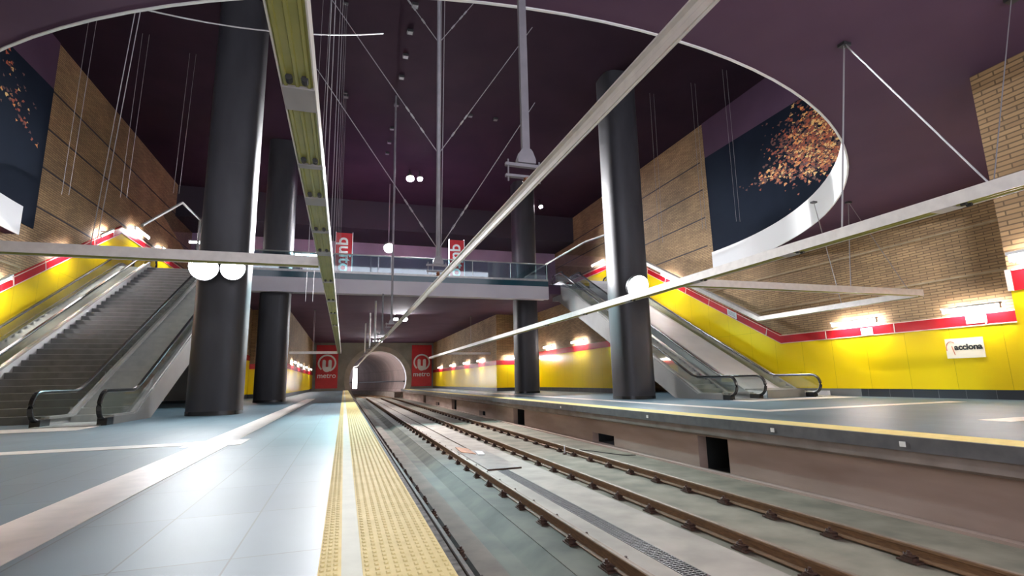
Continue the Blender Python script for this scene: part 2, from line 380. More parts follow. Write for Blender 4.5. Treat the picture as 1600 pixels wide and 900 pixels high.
t = thing('drain_grating', 'long narrow steel drain grating set in the pale slab between the tracks', 'grating', (4, 8, -1.33))
m = MB(); m.box(3.85, 3.865, 2, 13.3, -1.325, -1.287); m.box(4.115, 4.13, 2, 13.3, -1.325, -1.287); m.build('side_bar', M['grate'], t)
m = MB(); y = 2.5
while y < 13.3: m.box(3.865, 4.115, y, y + .022, -1.32, -1.289); y += .06
for x in (3.93, 3.99, 4.05): m.box(x, x + .012, 2, 13.3, -1.318, -1.291)
m.build('cross_bars', M['grate'], t)['kind'] = 'stuff'
t = thing('cover_plate', 'damp rectangular cover plate at the far end of the drain grating', 'cover plate', (4.0, 15.5, -1.29))
m = MB(); m.box(3.62, 4.5, 13.4, 17.2, -1.292, -1.262); m.build('plate', M['plate'], t)
m = MB(); m.box(3.60, 4.52, 13.34, 13.4, -1.29, -1.255); m.build('edge_bar', M['dark_rust_and_shade'], t)
m = MB(); m.prism([(3.66, 16.9), (4.0, 16.2), (4.05, 17.6), (3.75, 18.2)], -1.261, -1.245, 'z')
tag(m.build('orange_board', M['orange_cover']), 'small orange brown board lying on the far end of the cover plate', 'board')
m = MB(); m.prism([(4.02, 16.0), (4.2, 15.9), (4.3, 16.6), (4.1, 16.8)], -1.261, -1.235, 'z')
tag(m.build('crumpled_sheet', M['paper']), 'small white sheet lying beside the orange board on the track', 'sheet')
m = MB(); pts = []
for k in range(25):
    a = k / 24; pts.append((7.0 + 1.35 * a, 15.8 - 2.0 * a + .35 * math.sin(a * 7), -1.285 + .03 * math.sin(a * 3.1)))
m.tube(pts, .015, 6); tag(m.build('loose_cable', M['black'], smooth=True), 'thin dark cable lying from the far rail to the recessed wall', 'cable')
t = thing('track_post', 'small white marker post standing beside the rail near the right platform', 'marker', (6.65, 15.4, -1.3))
m = MB(); m.tube([(6.65, 15.4, -1.32), (6.65, 15.4, -1.05)], .022, 8); m.build('post', M['white'], t, True)
m = MB(); m.box(6.6, 6.7, 15.35, 15.45, -1.33, -1.29); m.build('foot', M['dark_rust_and_shade'], t)

# ------------------------------------------------------------------ ceilings
EX, EA, EB_, EY = 4.1, 16.6, 17.6, 24.6
N = 72
ell = [(EX + EA * math.cos(math.pi + math.pi * i / N), EY + EB_ * math.sin(math.pi + math.pi * i / N)) for i in range(N + 1)]
m = MB()
for z, flip in ((SOF, 0), (SLAB, 1)):
    m.ribbon([(x, y, z) for x, y in ell], [(x, YB, z) for x, y in ell])
m.ribbon([(x, y, SOF) for x, y in ell], [(x, y, SLAB) for x, y in ell]); m.box(EX + EA, XR, YB, EY, SOF, SLAB); m.box(XL, EX - EA, YB, EY, SOF, SLAB)
struct(m.build('ceiling', M['purple'], origin=(0, 0, 0)), 'purple soffit with a large curved opening above the near platforms', 'ceiling')
m = MB()
def off(d): return [(EX + (EA - d) * math.cos(math.pi + math.pi * i / N), EY + (EB_ - d) * math.sin(math.pi + math.pi * i / N)) for i in range(N + 1)]
A, B = off(.005), off(.05)
z0, z1 = SOF - .02, 8.25
m.ribbon([(x, y, z0) for x, y in B], [(x, y, z1) for x, y in B]); m.ribbon([(x, y, z0) for x, y in A], [(x, y, z1) for x, y in A])
m.ribbon([(x, y, z0) for x, y in A], [(x, y, z0) for x, y in B]); m.ribbon([(x, y, z1) for x, y in A], [(x, y, z1) for x, y in B])
struct(m.build('trim_2', M['white'], origin=(0, 0, 0), smooth=True), 'curved white rim around the ceiling opening', 'trim')
m = MB(); m.box(XL, XR, YT, 46.3, SOF, SLAB); m.box(-4.6, 13.5, 46.3, END, SOF, SLAB)
struct(m.build('ceiling', M['purple'], origin=(0, 0, 0)), 'purple soffit of the concourse slab beyond the footbridge', 'ceiling')
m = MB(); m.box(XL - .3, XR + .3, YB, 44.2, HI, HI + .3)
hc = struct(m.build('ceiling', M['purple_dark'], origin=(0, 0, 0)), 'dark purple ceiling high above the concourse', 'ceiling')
m = MB(); m.box(XL, XR, 44.2, 50, HI - 2.5, HI + .3); struct(m.build('trim_3', M['black_ceiling'], origin=(0, 0, 0)), 'dark beam across the far end of the high ceiling', 'trim')
m = MB(); m.box(XL - .3, XR + .3, 49, 49.3, SLAB, HI); struct(m.build('wall_concourse', M['purple_wall'], origin=(0, 0, 0)), 'lilac wall at the far end of the concourse', 'wall')

# ------------------------------------------------------------------ side walls
def side_wall(side):
    s = 1 if side == 'right' else -1
    X = XR if s > 0 else XL
    xo = X + s * .3
    a, b = sorted((X, xo))
    m = MB(); m.box(a, b, 6.4 if s > 0 else 4.0, 49, -.3, HI)
    w = struct(m.build('wall_' + side, M['brick'], origin=(0, 0, 0)), 'brown brick side wall with yellow panels on the %s' % side, 'wall')
    # cladding follows the escalators up
    ya = 20.4; yb = 34.9; zr = 2.5; zu = zr + (yb - ya) * .52; rb = .42
    def cl(th): return sorted((X - s * .001, X - s * th))
    y_start = 6.4 if s > 0 else 4.0
    lo, hi = cl(.05); m = MB()
    m.prism([(y_start, .32), (y_start, zr), (ya, zr), (yb, zu), (49, zu), (49, SLAB), (YT + 3, SLAB), (24, .32)], lo, hi, 'x')
    m.build('yellow_panel', M['yellow'], w)
    lo, hi = cl(.07); m = MB()
    m.prism([(y_start, zr), (ya, zr), (yb, zu), (49, zu), (49, zu + rb), (yb - .1, zu + rb), (ya - .1, zr + rb), (y_start, zr + rb)], lo, hi, 'x')
    m.build('red_band', M['red'], w)
    lo, hi = cl(.085); m = MB()
    for q in ((0, .03), (rb - .03, rb)):
        m.prism([(y_start, zr + q[0]), (ya, zr + q[0]), (yb, zu + q[0]), (49, zu + q[0]), (49, zu + q[1]), (yb, zu + q[1]), (ya, zr + q[1]), (y_start, zr + q[1])], lo, hi, 'x')
    for yj in [8.5, 11.6, 14.7, 17.8]: m.box(lo, hi, yj, yj + .035, zr, zr + rb)
    for k in range(7):
        yj = ya + .9 + k * 2.1; zj = zr + (yj - ya) * .52; m.prism([(yj, zj), (yj + .035, zj + .02), (yj + .035 - .12, zj + rb), (yj - .12, zj + rb - .02)], lo, hi, 'x')
    m.build('pale_joint', M['joint'], w)
    lo, hi = cl(.04); m = MB(); m.box(lo, hi, y_start, 16.5, 0, .32); m.build('plinth', M['plinth'], w)
    m = MB(); m.box(lo, hi, 16.5, 19.5, 0, .32); m.build('grey_plinth', M['cladding'], w)
    m = MB(); lo, hi = cl(.05)
    for z in (4.25, 5.95): m.box(lo, hi, y_start, ya + (z - zr - rb) / .52 - .4, z, z + .07)
    m.build('brick_course', M['brick_ledge'], w)
    m = MB(); lo, hi = cl(.02)
    for z in (8.8, 10.6, 12.4, 14.2): m.box(lo, hi, 25.2, 49, z, z + .06)
    m.build('brick_joint', M['black_ceiling'], w)
    return w
wR = side_wall('right'); wL = side_wall('left')
# purple strip of wall above the murals
for s, X, y1 in ((1, XR, 24.7), (-1, XL, 26.3)):
    lo, hi = sorted((X, X - s * .04)); m = MB(); m.box(lo, hi, YB, y1, 14.3, HI)
    struct(m.build('trim_4' if s > 0 else 'trim_5', M['purple'], origin=(0, 0, 0)), 'purple band of wall above the %s mural' % ('right' if s > 0 else 'left'), 'trim')
    m = MB(); lo, hi = sorted((X, X + s * .3)); m.box(lo, hi, YB, 6.4 if s > 0 else 4.0, SLAB, HI)
    struct(m.build('wall_right_upper' if s > 0 else 'wall_left_upper', M['brick'], origin=(0, 0, 0)), 'upper brick side wall near the viewer on the %s' % ('right' if s > 0 else 'left'), 'wall')

# nearer brick wall corners beside the platforms
XJ = 12.4
m = MB(); m.box(XJ, XJ + .3, YB, 6.4, 0, SOF); m.box(XJ + .3, XR, 6.1, 6.4, 0, SOF)
w = struct(m.build('wall_corner_right', M['brick'], origin=(0, 0, 0)), 'brick wall corner nearest the viewer on the right', 'wall')
m = MB(); m.box(XJ - .05, XJ, YB, 6.38, .32, 2.5); m.build('yellow_panel', M['yellow'], w)
m = MB(); m.box(XJ - .07, XJ, YB, 6.4, 2.5, 2.92); m.build('red_band', M['red'], w)
m = MB(); m.box(XJ - .085, XJ, 6.32, 6.41, 2.5, 2.92); m.box(XJ - .085, XJ, YB, 6.3, 2.89, 2.92); m.build('pale_joint', M['joint'], w)
m = MB(); m.box(XJ - .04, XJ, YB, 6.38, 0, .32); m.build('plinth', M['plinth'], w)
m = MB(); m.box(-4.6, -4.3, YB, 3.7, 0, SOF); m.box(XL, -4.6, 3.7, 4.0, 0, SOF)
struct(m.build('wall_corner_left', M['brick'], origin=(0, 0, 0)), 'brick wall corner out of view on the left', 'wall')

# lower far walls, under the concourse
def far_wall(side, X, Xf, Xb, zb):
    """along-track wall X beyond y=46, a face at y=46 out to Xf, a deeper wall Xf back to the escalators"""
    s = 1 if side == 'right' else -1
    m = MB(); lo, hi = sorted((X, X + s * .3)); m.box(lo, hi, 46.3, END, 0, SOF)
    w = struct(m.build('wall_far_' + side, M['brick'], origin=(0, 0, 0)), 'brick wall with yellow panels along the far %s platform' % side, 'wall')
    f = lambda th: sorted((X, X - s * th))
    m = MB(); m.box(*f(.04), 46, END, .32, zb); m.build('yellow_panel', M['yellow'], w)
    m = MB(); m.box(*f(.06), 46, END, zb, zb + .42); m.build('red_band', M['red'], w)
    m = MB(); m.box(*f(.03), 46, END, 0, .32); m.build('plinth', M['plinth'], w)
    m = MB(); lo, hi = sorted((X, Xf)); m.box(lo, hi, 46, 46.3, 0, SOF)
    w = struct(m.build('wall_return_' + side, M['brick_x'], origin=(0, 0, 0)), 'short wall facing the viewer where the %s platform narrows' % side, 'wall')
    m = MB(); m.box(lo, hi, 45.96, 46, .32, zb); m.build('yellow_panel', M['yellow_x'], w)
    m = MB(); m.box(lo, hi, 45.94, 46, zb, zb + .42); m.build('red_band', M['red'], w)
    m = MB(); m.box(lo, hi, 45.97, 46, 0, .32); m.build('plinth', M['plinth'], w)
    m = MB(); lo, hi = sorted((Xf, Xf + s * .3)); m.prism([(Xb, 0), (46, 0), (46, SOF), (max(Xb, 34.2), SOF), (Xb, min(SOF, (Xb - 20) * .5))], lo, hi, 'x')
    w = struct(m.build('wall_bay_' + side, M['brick'], origin=(0, 0, 0)), 'yellow panelled wall behind the %s escalators' % side, 'wall')
    g = lambda th: sorted((Xf, Xf - s * th))
    z2 = zb + .65
    m = MB(); m.box(*g(.04), Xb, 45.9, .32, z2); m.build('yellow_panel', M['yellow'], w)
    m = MB(); m.box(*g(.06), Xb, 45.9, z2, z2 + .42); m.build('red_band', M['red'], w)
    m = MB(); m.box(*g(.03), Xb, 45.9, 0, .32); m.build('plinth', M['plinth'], w)
    # void under the stairs closed off
    m = MB(); lo, hi = sorted((Xf + s * .3, XR if s > 0 else XL)); m.box(lo, hi, 45.7, 46, 0, SOF)
    struct(m.build('wall_stub_' + side, M['grey_wall'], origin=(0, 0, 0)), 'grey wall closing the %s bay' % side, 'wall')
far_wall('right', 13.4, 16.9, 30, 2.4)
far_wall('left', -4.5, -7.3, 39, 2.3)

# ------------------------------------------------------------------ end wall and tunnel
TC = (5.0, 1.55); TR = 4.25
x0, x1, zb_, zt = -4.8, 13.7, -1.7, SOF
angs = [math.radians(a) for a in range(0, 360, 4)] + [math.atan2(z - TC[1], x - TC[0]) % (2 * math.pi) for x in (x0, x1) for z in (zb_, zt)]
angs = sorted(angs); angs.append(angs[0] + 2 * math.pi)
def rect_hit(a):
    c, s_ = math.cos(a), math.sin(a); k = 1e9
    if abs(c) > 1e-9: k = min(k, ((x1 if c > 0 else x0) - TC[0]) / c)
    if abs(s_) > 1e-9: k = min(k, ((zt if s_ > 0 else zb_) - TC[1]) / s_)
    return (TC[0] + k * c, TC[1] + k * s_)
m = MB()
inn = [(TC[0] + TR * math.cos(a), END, max(TC[1] + TR * math.sin(a), zb_)) for a in angs]
outr = [(rect_hit(a)[0], END, rect_hit(a)[1]) for a in angs]
m.ribbon(inn, outr); m.ribbon([(x, y + .4, z) for x, y, z in inn], [(x, y + .4, z) for x, y, z in outr])
ew = struct(m.build('wall_end', M['grey_wall'], origin=(0, 0, 0)), 'grey end wall around the tunnel mouth', 'wall')
def ring(r, y, dx=0): return [(TC[0] + dx + r * math.cos(a), y, TC[1] + r * math.sin(a)) for a in [math.radians(-46 + 272 * k / 60) for k in range(61)]]
m = MB(); m.ribbon(ring(TR, END - .25), ring(TR + .75, END - .25)); m.ribbon(ring(TR + .75, END - .25), ring(TR + .75, END)); m.ribbon(ring(TR, END - .25), ring(TR, END + 1))
m.build('portal_ring', M['portal'], ew)
m = MB()
ys = [END + .3 + 3 * k for k in range(20)]
for a, b in zip(ys, ys[1:]):
    d = lambda y: -max(0, y - END + 4) ** 2 / (2 * 95.0)
    m.ribbon(ring(TR - .02, a, d(a)), ring(TR - .02, b, d(b)))
tw = struct(m.build('wall_tunnel', M['lining'], origin=(0, 0, 0), smooth=True), 'curving concrete tunnel lining', 'wall')
m = MB(); m.sweep([(-.12, -.1), (.12, -.1), (.12, .06), (-.12, .06)], [(TC[0] + 3.95 + (-max(0, y - END + 4) ** 2 / 190.0), y, 1.2) for y in [END + 3 * k for k in range(14)]]); m.build('cable_tray', M['lamp_housing'], tw)
m = MB(); m.sweep([(-.9, 0), (.6, 0), (.6, .9), (-.9, .9)], [(TC[0] + 3.4 + (-max(0, y - END + 4) ** 2 / 190.0), y, -1.35) for y in [END + 3 * k for k in range(14)]]); m.build('walkway', M['ledge'], tw)
t = thing('work_light', 'tall glaring white light at the left side of the tunnel mouth', 'light', (1.3, 86.5, .2))
m = MB(); m.box(1.28, 1.32, 86.2, 86.9, .2, 2.9); m.build('housing', M['lamp_housing'], t)
m = MB(); m.box(1.32, 1.95, 86.0, 87.0, .2, 3.3); m.build('lens', M['work'], t)
m = MB(); m.bar((1.28, 86.5, 1.6), (.45, 86.5, 1.6), .1, .1); m.build('bracket', M['lamp_housing'], t)

# metro banners on the end wall
def metro_banner(xc, label):
    w = 3.1; z0 = .35; z1 = 6.75; y = END - .1
    t = thing('wall_banner', label, 'banner', (xc, y, z0), 'metro banners on the end wall')
    m = MB(); m.box(xc - w / 2, xc + w / 2, y, y + .09, z0, z1); m.build('panel', M['red_banner'], t)
    zc = 4.05; R = 1.3
    pts = [(math.cos(math.radians(a)), math.sin(math.radians(a))) for a in range(-70, 235, 6)]
    m = MB(); m.ribbon([(xc + R * c, y - .02, zc + R * s) for c, s in pts], [(xc + (R - .24) * c, y - .02, zc + (R - .24) * s) for c, s in pts])
    m.ribbon([(xc + R * c, y, zc + R * s) for c, s in pts], [(xc + R * c, y - .02, zc + R * s) for c, s in pts])
    # two rounded bars joined at the foot: the counters of the letter
    foot = [(xc + .66 * math.cos(a), zc - .55 + .75 * math.sin(a)) for a in [math.radians(180 + 10 * k) for k in range(19)]]
    m.prism([(xc - .66, zc - .55)] + foot[1:-1] + [(xc + .66, zc - .55)], y - .02, y, 'y')
    for s in (-1, 1):
        top = [(xc + s * .42 + .24 * math.cos(a), zc + .28 + .24 * math.sin(a)) for a in [math.radians(20 * k) for k in range(10)]]
        m.prism([(xc + s * .42 + .24, zc - .56)] + top + [(xc + s * .42 - .24, zc - .56)], y - .02, y, 'y')
    m.build('emblem', M['white'], t)
    text_mesh('metro', 1.05, 'lettering', M['white'], (xc, y - .012, 2.2), (1, 0, 0), (0, 0, 1), t, .01, .012)
metro_banner(-2.5, 'red metro banner on the end wall left of the tunnel mouth')
metro_banner(11.55, 'red metro banner on the end wall right of the tunnel mouth')

# ------------------------------------------------------------------ columns
def column(x, y, label, r=.88):
    t = thing('round_column', label, 'column', (x, y, 0), 'dark columns')
    n = 40; m = MB()
    pts = []
    for k in range(n):
        a = 2 * math.pi * k / n; c, s = math.cos(a), math.sin(a)
        e = 2 / 3.2
        pts.append((x + r * math.copysign(abs(c) ** e, c), y + r * math.copysign(abs(s) ** e, s)))
    m.prism(pts, 0.02, HI - .01, 'z'); m.build('shaft', M['column'], t, True)
    m = MB()
    p2 = [(x + (px - x) * 1.012, y + (py - y) * 1.012) for px, py in pts]
    m.prism(p2, 0, .14, 'z'); m.build('base_ring', M['black'], t, True)
    m = MB()
    for z in (3.1, 6.2, 9.4, 12.6): m.prism([(x + (px - x) * 1.004, y + (py - y) * 1.004) for px, py in pts], z, z + .02, 'z')
    m.build('joint_ring', M['lamp_housing'], t, True)
column(-4.45, 21.6, 'dark rounded column with two floodlights beside the left escalators')
column(-4.25, 34.6, 'dark rounded column behind the left column with floodlights')
column(13.15, 21.9, 'dark rounded column with one floodlight in front of the right escalators')
column(13.2, 37.2, 'dark rounded column standing past the right end of the footbridge')

def floodlight(p, r, label, d=(0, -1, -.45), mat='flood', arm=.235, group=None, added_hood=.25):  # hood rings added to keep lamp light off ceiling and upper walls
    p = Vector(p); d = Vector(d).normalized()
    t = thing('floodlight', label, 'floodlight', tuple(p), group)
    m = MB(); m.tube([p - d * .22, p - d * .12, p], [r * .55, r * .95, r * 1.06], 28); m.tube([p - d * .02, p + d * (added_hood * r + .03)], r * 1.07, 28, cap=False); m.tube([p - d * .02, p + d * (added_hood * r + .03)], r * 1.02, 28, cap=False); m.build('housing', M['lamp_housing'], t, True)
    m = MB(); m.tube([p, p + d * .03], r, 28); m.build('lens', M[mat], t, True)
    m = MB(); m.bar(p - d * .2, p - d * (.2 + arm), .08, .08); m.build('bracket', M['lamp_housing'], t)
    return t
floodlight((-4.87, 20.3, 5.22), .46, 'larger glaring floodlight on the left of the two fixed to the left column', group='column floodlights')
floodlight((-3.96, 20.3, 5.18), .38, 'smaller glaring floodlight on the right of the two fixed to the left column', group='column floodlights')
floodlight((12.85, 20.58, 5.2), .52, 'single glaring floodlight fixed to the column in front of the right escalators', group='column floodlights')

# ------------------------------------------------------------------ footbridge
t = thing('footbridge', 'pale footbridge with glass balustrade crossing above the tracks', 'bridge', (4, 33.5, 6.5))
BX0, BX1 = -5.5, 13.5
m = MB(); m.box(BX0, BX1, 33.0, 33.3, 6.52, 7.42); m.box(BX0, BX1, 33.3, YT, 6.6, 7.3); m.build('fascia', M['fascia'], t)
m = MB(); m.box(BX0, BX1, 33.02, YT, 7.42, SLAB); m.build('deck', M['teal'], t)
m = MB(); m.box(BX0, BX1, 33.06, 33.09, SLAB, 9.0); m.build('glass_balustrade', M['teal_glass'], t)
m = MB(); m.tube([(BX0, 33.07, 9.03), (BX1, 33.07, 9.03)], .045, 8); m.build('handrail', M['steel'], t, True)
m = MB(); m.box(BX0, BX1, 33.03, 33.12, SLAB, SLAB + .14); m.build('glass_channel', M['steel'], t)
m = MB()
for k in range(8): m.box(BX0 + 2.7 * k + .02, BX0 + 2.7 * k + .05, 33.05, 33.1, SLAB, 9.0)
m.build('glass_joint', M['steel'], t)

# concourse glass guards over the stairs
def guard(X, outline, label, rail):
    t = thing('glass_guard', label, 'glass guard', (X, outline[0][0], min(p[1] for p in outline)))
    m = MB(); m.prism(outline, X - .015, X + .015, 'x'); m.build('glass_panel', M['smoke_glass'], t)
    m = MB(); m.tube([(X, y, z) for y, z in rail], .06, 8); m.build('top_rail', M['steel'], t, True)
guard(-8.15, [(26.2, 8.82), (28.8, 10.25), (32.2, 10.4), (32.2, 8.1), (30.0, 8.0)], 'large glass guard with steel rail rising beside the left staircase', [(24.0, 7.6), (28.8, 10.25), (32.2, 10.4), (32.2, 7.2)])
guard(13.8, [(24.8, 8.95), (27.6, 9.25), (34.2, 9.3), (34.2, SLAB), (27.6, 6.2), (24.8, 5.0)], 'glass guard with steel rail above the right escalator near the bridge end', [(24.8, 8.95), (27.6, 9.25), (34.2, 9.3)])

# quito banners standing on the concourse
def quito(x, label):
    t = thing('standing_banner', label, 'banner', (x, 34.3, SLAB), 'quito banners on the footbridge')
    m = MB(); m.box(x - .5, x + .5, 34.25, 34.4, SLAB + .02, 10.75); m.build('panel', M['red_banner'], t)
    m = MB(); m.box(x - .55, x - .5, 34.22, 34.43, SLAB, 10.8); m.box(x + .5, x + .55, 34.22, 34.43, SLAB, 10.8); m.build('side_frame', M['white'], t)
    text_mesh('quito', 1.12, 'lettering', M['white'], (x + .06, 34.24, 9.28), (0, 0, -1), (1, 0, 0), t, .006, .02)
quito(-.3, 'red quito banner standing at the left on the footbridge')
quito(7.2, 'red quito banner standing at the right on the footbridge')

# ------------------------------------------------------------------ escalators and stairs
def inc(y, o=0): return min(max(0, (y - Y0) * T), SLAB) + o
def escalator(xa, xb, label, ce='cladding', sides=(0, 1)):
    """two glass balustrades at xa < xb"""
    xm = (xa + xb) / 2
    t = thing('escalator', label, 'escalator', (xm, 18.6, 0), 'escalators')
    # truss cladding, both sides, leaving the step well open
    prof = [(17.9, 0.0), (17.9, .22), (19.5, .22), (YT + .1, SLAB + .24), (YT + 1.6, SLAB + .24), (YT + 1.6, SLAB - 1.0), (YT + .6, SLAB - 1.1), (Y0 + 1.5, -.0)]
    for x, s in ((xa, -1), (xb, 1)):
        m = MB(); lo, hi = sorted((x + s * .14, x - s * .02)); m.prism(prof, lo, hi, 'x'); m.build('side_cladding', M[ce], t)
    m = MB(); m.prism([(19.9, 0), (YT, SLAB - .45), (YT + 1.6, SLAB - .45), (YT + 1.6, SLAB - 1.0), (YT + .6, SLAB - 1.1), (Y0 + 2.0, 0)], xa + .02, xb - .02, 'x'); m.build('underside', M['cladding'], t)
    # steps
    m = MB(); pts = [(18.1, .01), (Y0, .02)]
    rise = .2; run = rise / T; n = int(SLAB / rise)
    for k in range(n): pts += [(Y0 + k * run, .02 + (k + 1) * rise), (Y0 + (k + 1) * run, .02 + (k + 1) * rise)]
    pts += [(YT + 1.6, SLAB + .02), (YT + 1.6, SLAB - .4), (YT, SLAB - .4), (Y0 + .6, -.0), (18.1, 0)]
    m.prism(pts, xa + .02, xb - .02, 'x'); m.build('steps', M['step'], t)
    hp = []
    def arc(cy, cz, r, a0, a1, n=8): return [(cy + r * math.cos(math.radians(a0 + (a1 - a0) * k / n)), cz + r * math.sin(math.radians(a0 + (a1 - a0) * k / n))) for k in range(n + 1)]
    hp = [(17.85, .12)] + arc(17.6, .56, .40, 255, 90, 12)
    hp += [(19.6, .97), (19.9, 1.04), (20.2, 1.18)]
    hp += [(YT - .4, inc(YT - .4, .9)), (YT, SLAB + 1.0), (YT + .5, SLAB + 1.03)] + [(YT + 1.4, SLAB + 1.03)] + arc(YT + 1.5, SLAB + .62, .40, 90, -60, 8)
    for x in [(xa, xb)[k] for k in sides]:
        g = [(17.65, .24)] + arc(17.6, .56, .34, 255, 90, 8)[1:] + [(19.6, .92), (20.2, 1.12), (YT - .4, inc(YT - .4, .85)), (YT + .5, SLAB + .98), (YT + 1.4, SLAB + .98), (YT + 1.8, SLAB + .6), (YT + 1.6, SLAB + .26), (YT + .1, SLAB + .26), (19.5, .24)]
        m = MB(); m.prism(g, x - .01, x + .01, 'x'); m.build('glass_balustrade', M['glass'], t)
        h = MB(); h.sweep([(-.055, -.035), (.055, -.035), (.06, .0), (.045, .035), (-.045, .035), (-.06, 0)], [(x, y, z) for y, z in hp]); hr = h.build('handrail', M['black'], t)
        h = MB(); h.tube([(x, y, z) for y, z in [(17.72, .16)] + arc(17.6, .56, .35, 250, 90, 10) + [(19.6, .92), (20.2, 1.12), (YT - .4, inc(YT - .4, .85)), (YT + .5, SLAB + .98), (YT + 1.4, SLAB + .98)]], .022, 6); h.build('handrail_guide', M['steel'], hr)
        h = MB(); h.prism([(18.0, .20), (18.0, .27), (19.45, .27), (YT + .1, SLAB + .31), (YT + 1.6, SLAB + .31), (YT + 1.6, SLAB + .24)] + [(YT + .1, SLAB + .24), (19.45, .2)], x - .1, x + .1, 'x'); h.build('deck', M['steel'], t)
        h = MB(); h.box(x - .12, x + .12, 17.5, 18.0, 0, .2); h.build('newel_base', M['black'], t)
    m = MB(); m.box(xa + .02, xb - .02, 17.2, 18.1, 0, .025); m.build('comb_plate', M['steel'], t)
    return t
escalator(-7.9, -6.38, 'grey escalator with glass sides between the left stairs and the left column')
escalator(-12.45, -11.25, 'escalator running up beside the left yellow wall beyond the stairs', 'stringer')
escalator(15.05, 16.5, 'grey escalator with glass sides rising behind the right column')
escalator(19.45, 20.6, 'escalator running up beside the right yellow wall', 'stringer', (0,))

def stairs(xa, xb, white_x, label):
    t = thing('staircase', label, 'stairs', ((xa + xb) / 2, Y0, 0))
    n = 34; rise = SLAB / n; run = (YT - Y0) / n
    pts = [(Y0, 0)]
    for k in range(n): pts += [(Y0 + k * run, (k + 1) * rise), (Y0 + (k + 1) * run, (k + 1) * rise)]
    pts[-1] = (YT - .03, SLAB); pts += [(YT - .03, SLAB - .5), (Y0 + .9, 0)]
    m = MB(); m.prism(pts, xa, xb, 'x'); m.build('steps', M['stair'], t)
    m = MB()
    for k in range(n): m.box(xa, xb, Y0 + k * run - .012, Y0 + k * run + .05, (k + 1) * rise - .006, (k + 1) * rise + .006)
    m.build('nosings', M['nosing'], t)
    s = 1 if white_x > xb - .01 else -1
    lo, hi = sorted((white_x, white_x + s * .1))
    m = MB(); m.prism([(Y0 - .2, 0), (Y0 - .2, .3), (YT - .03, SLAB + .42), (YT - .03, SLAB - .4), (Y0 + .6, 0)], lo, hi, 'x'); m.build('stringer', M['stringer'], t)
stairs(-10.95, -8.1, -10.95, 'dark stairs with white side panel between the two left escalators')
t = thing('inclined_deck', 'pale grey sloping deck between the two right escalators', 'deck', (18.3, 19, 0))
m = MB(); m.prism([(17.95, 0), (17.95, .3), (19.2, .34), (YT - .05, SLAB + .42), (YT - .05, SLAB - .5), (Y0 + .9, 0)], 17.24, 19.28, 'x'); m.build('deck_panel', M['stringer'], t)
m = MB(); m.prism([(17.9, 0), (17.9, .34), (19.2, .38), (19.2, .34), (17.95, .3), (17.95, 0)], 17.24, 19.28, 'x'); m.build('front_edge', M['cladding'], t)

# ------------------------------------------------------------------ light channels hung over the platforms
def chan_prof(w=.27, h=.2): return [(-w / 2, 0), (-w / 2 + .012, 0), (-w / 2 + .012, .03), (w / 2 - .012, .03), (w / 2 - .012, 0), (w / 2, 0), (w / 2, h), (-w / 2, h)]
def ribs(path, w=.27):
    m = MB()
    for c in (-.36, -.02, .32):
        m.sweep([(c * w - .022, .029), (c * w - .012, .008), (c * w + .012, .008), (c * w + .022, .029)], path)
    return m
def channel(label, path, w=.27, joints=(), hangers=(), h=.2):
    t = thing('light_channel', label, 'light channel', path[0], 'suspended light channels')
    m = MB(); m.sweep(chan_prof(w, h), path); m.build('channel_body', M['alu'], t)
    m = MB(); m.sweep([(-w / 2 + .013, .022), (w / 2 - .013, .022), (w / 2 - .013, .03), (-w / 2 + .013, .03)], path); m.build('olive_tray', M['olive'], t)
    ribs(path, w).build('tray_ribs', M['olive'], t)
    for a, b in joints:
        m = MB(); m.sweep([(-w / 2 + .005, -.006), (w / 2 - .005, -.006), (w / 2 - .005, .024), (-w / 2 + .005, .024)], [a, b]); m.build('joint_plate', M['grey_plate'], t)
        d = (Vector(a) - Vector(b)).normalized()
        m = MB()
        e = d.cross(Vector((0, 0, 1))).normalized()
        for q in (-.06, .06):
            p = Vector(a) + d * .09 + e * q; m.tube([p, p + d * .07], .028, 8)
        m.build('cable_plug', M['lamp_housing'], t)
    for wires in hangers:
        for a, b in wires:
            m = MB(); a = Vector(a); b = Vector(b); e = Vector((.035, .02, 0))
            m.tube([a + e, b + e], .008, 5); m.tube([a - e, b - e], .008, 5)
            m.build('suspension_wire', M['wire'], t)
        a = Vector(wires[0][0]); m = MB(); m.box(a.x - .09, a.x + .09, a.y - .07, a.y + .07, a.z - .06, a.z); m.build('ceiling_anchor', M['lamp_housing'], t)
ZC = 3.45
jl = [((-.45, y, ZC), (-.45, y + l, ZC)) for y, l in ((4.28, .38), (5.9, .1), (7.0, .3), (8.6, .1), (10.0, .3), (13, .15), (16, .3), (19, .2), (23, .3))]
channel('long olive light channel above the left platform edge', [(-.45, YB + 3, ZC), (-.45, 45, ZC)], joints=jl,
        hangers=[[((-.45, y, HI), (-.45, y, ZC + .2))] for y in (9.5, 14.5, 20, 27)])
channel('cross light channel on the left, running towards the yellow wall', [(-.6, 11.35, ZC), (-11.5, 11.35, ZC)], hangers=[[((-4.6 + .8, 11.0, SOF if False else HI), (-4.6, 11.35, ZC + .2))], [((-7.4, 11.9, SOF), (-6.6, 11.35, ZC + .2))]])
jr = [((8.8, y, ZC), (8.8, y + .3, ZC)) for y in (5.0, 8.0, 11.0, 14.5, 18, 22)]
channel('long light channel above the right platform edge', [(8.8, YB + 3, ZC), (8.8, 56, ZC)], joints=jr,
        hangers=[[((8.75, 6.3, SOF), (8.8, 4.55, ZC + .2)), ((8.75, 6.3, SOF), (8.8, 6.9, ZC + .2))], [((10.4, 4.6, SOF), (8.8, 4.5, ZC + .2))]])
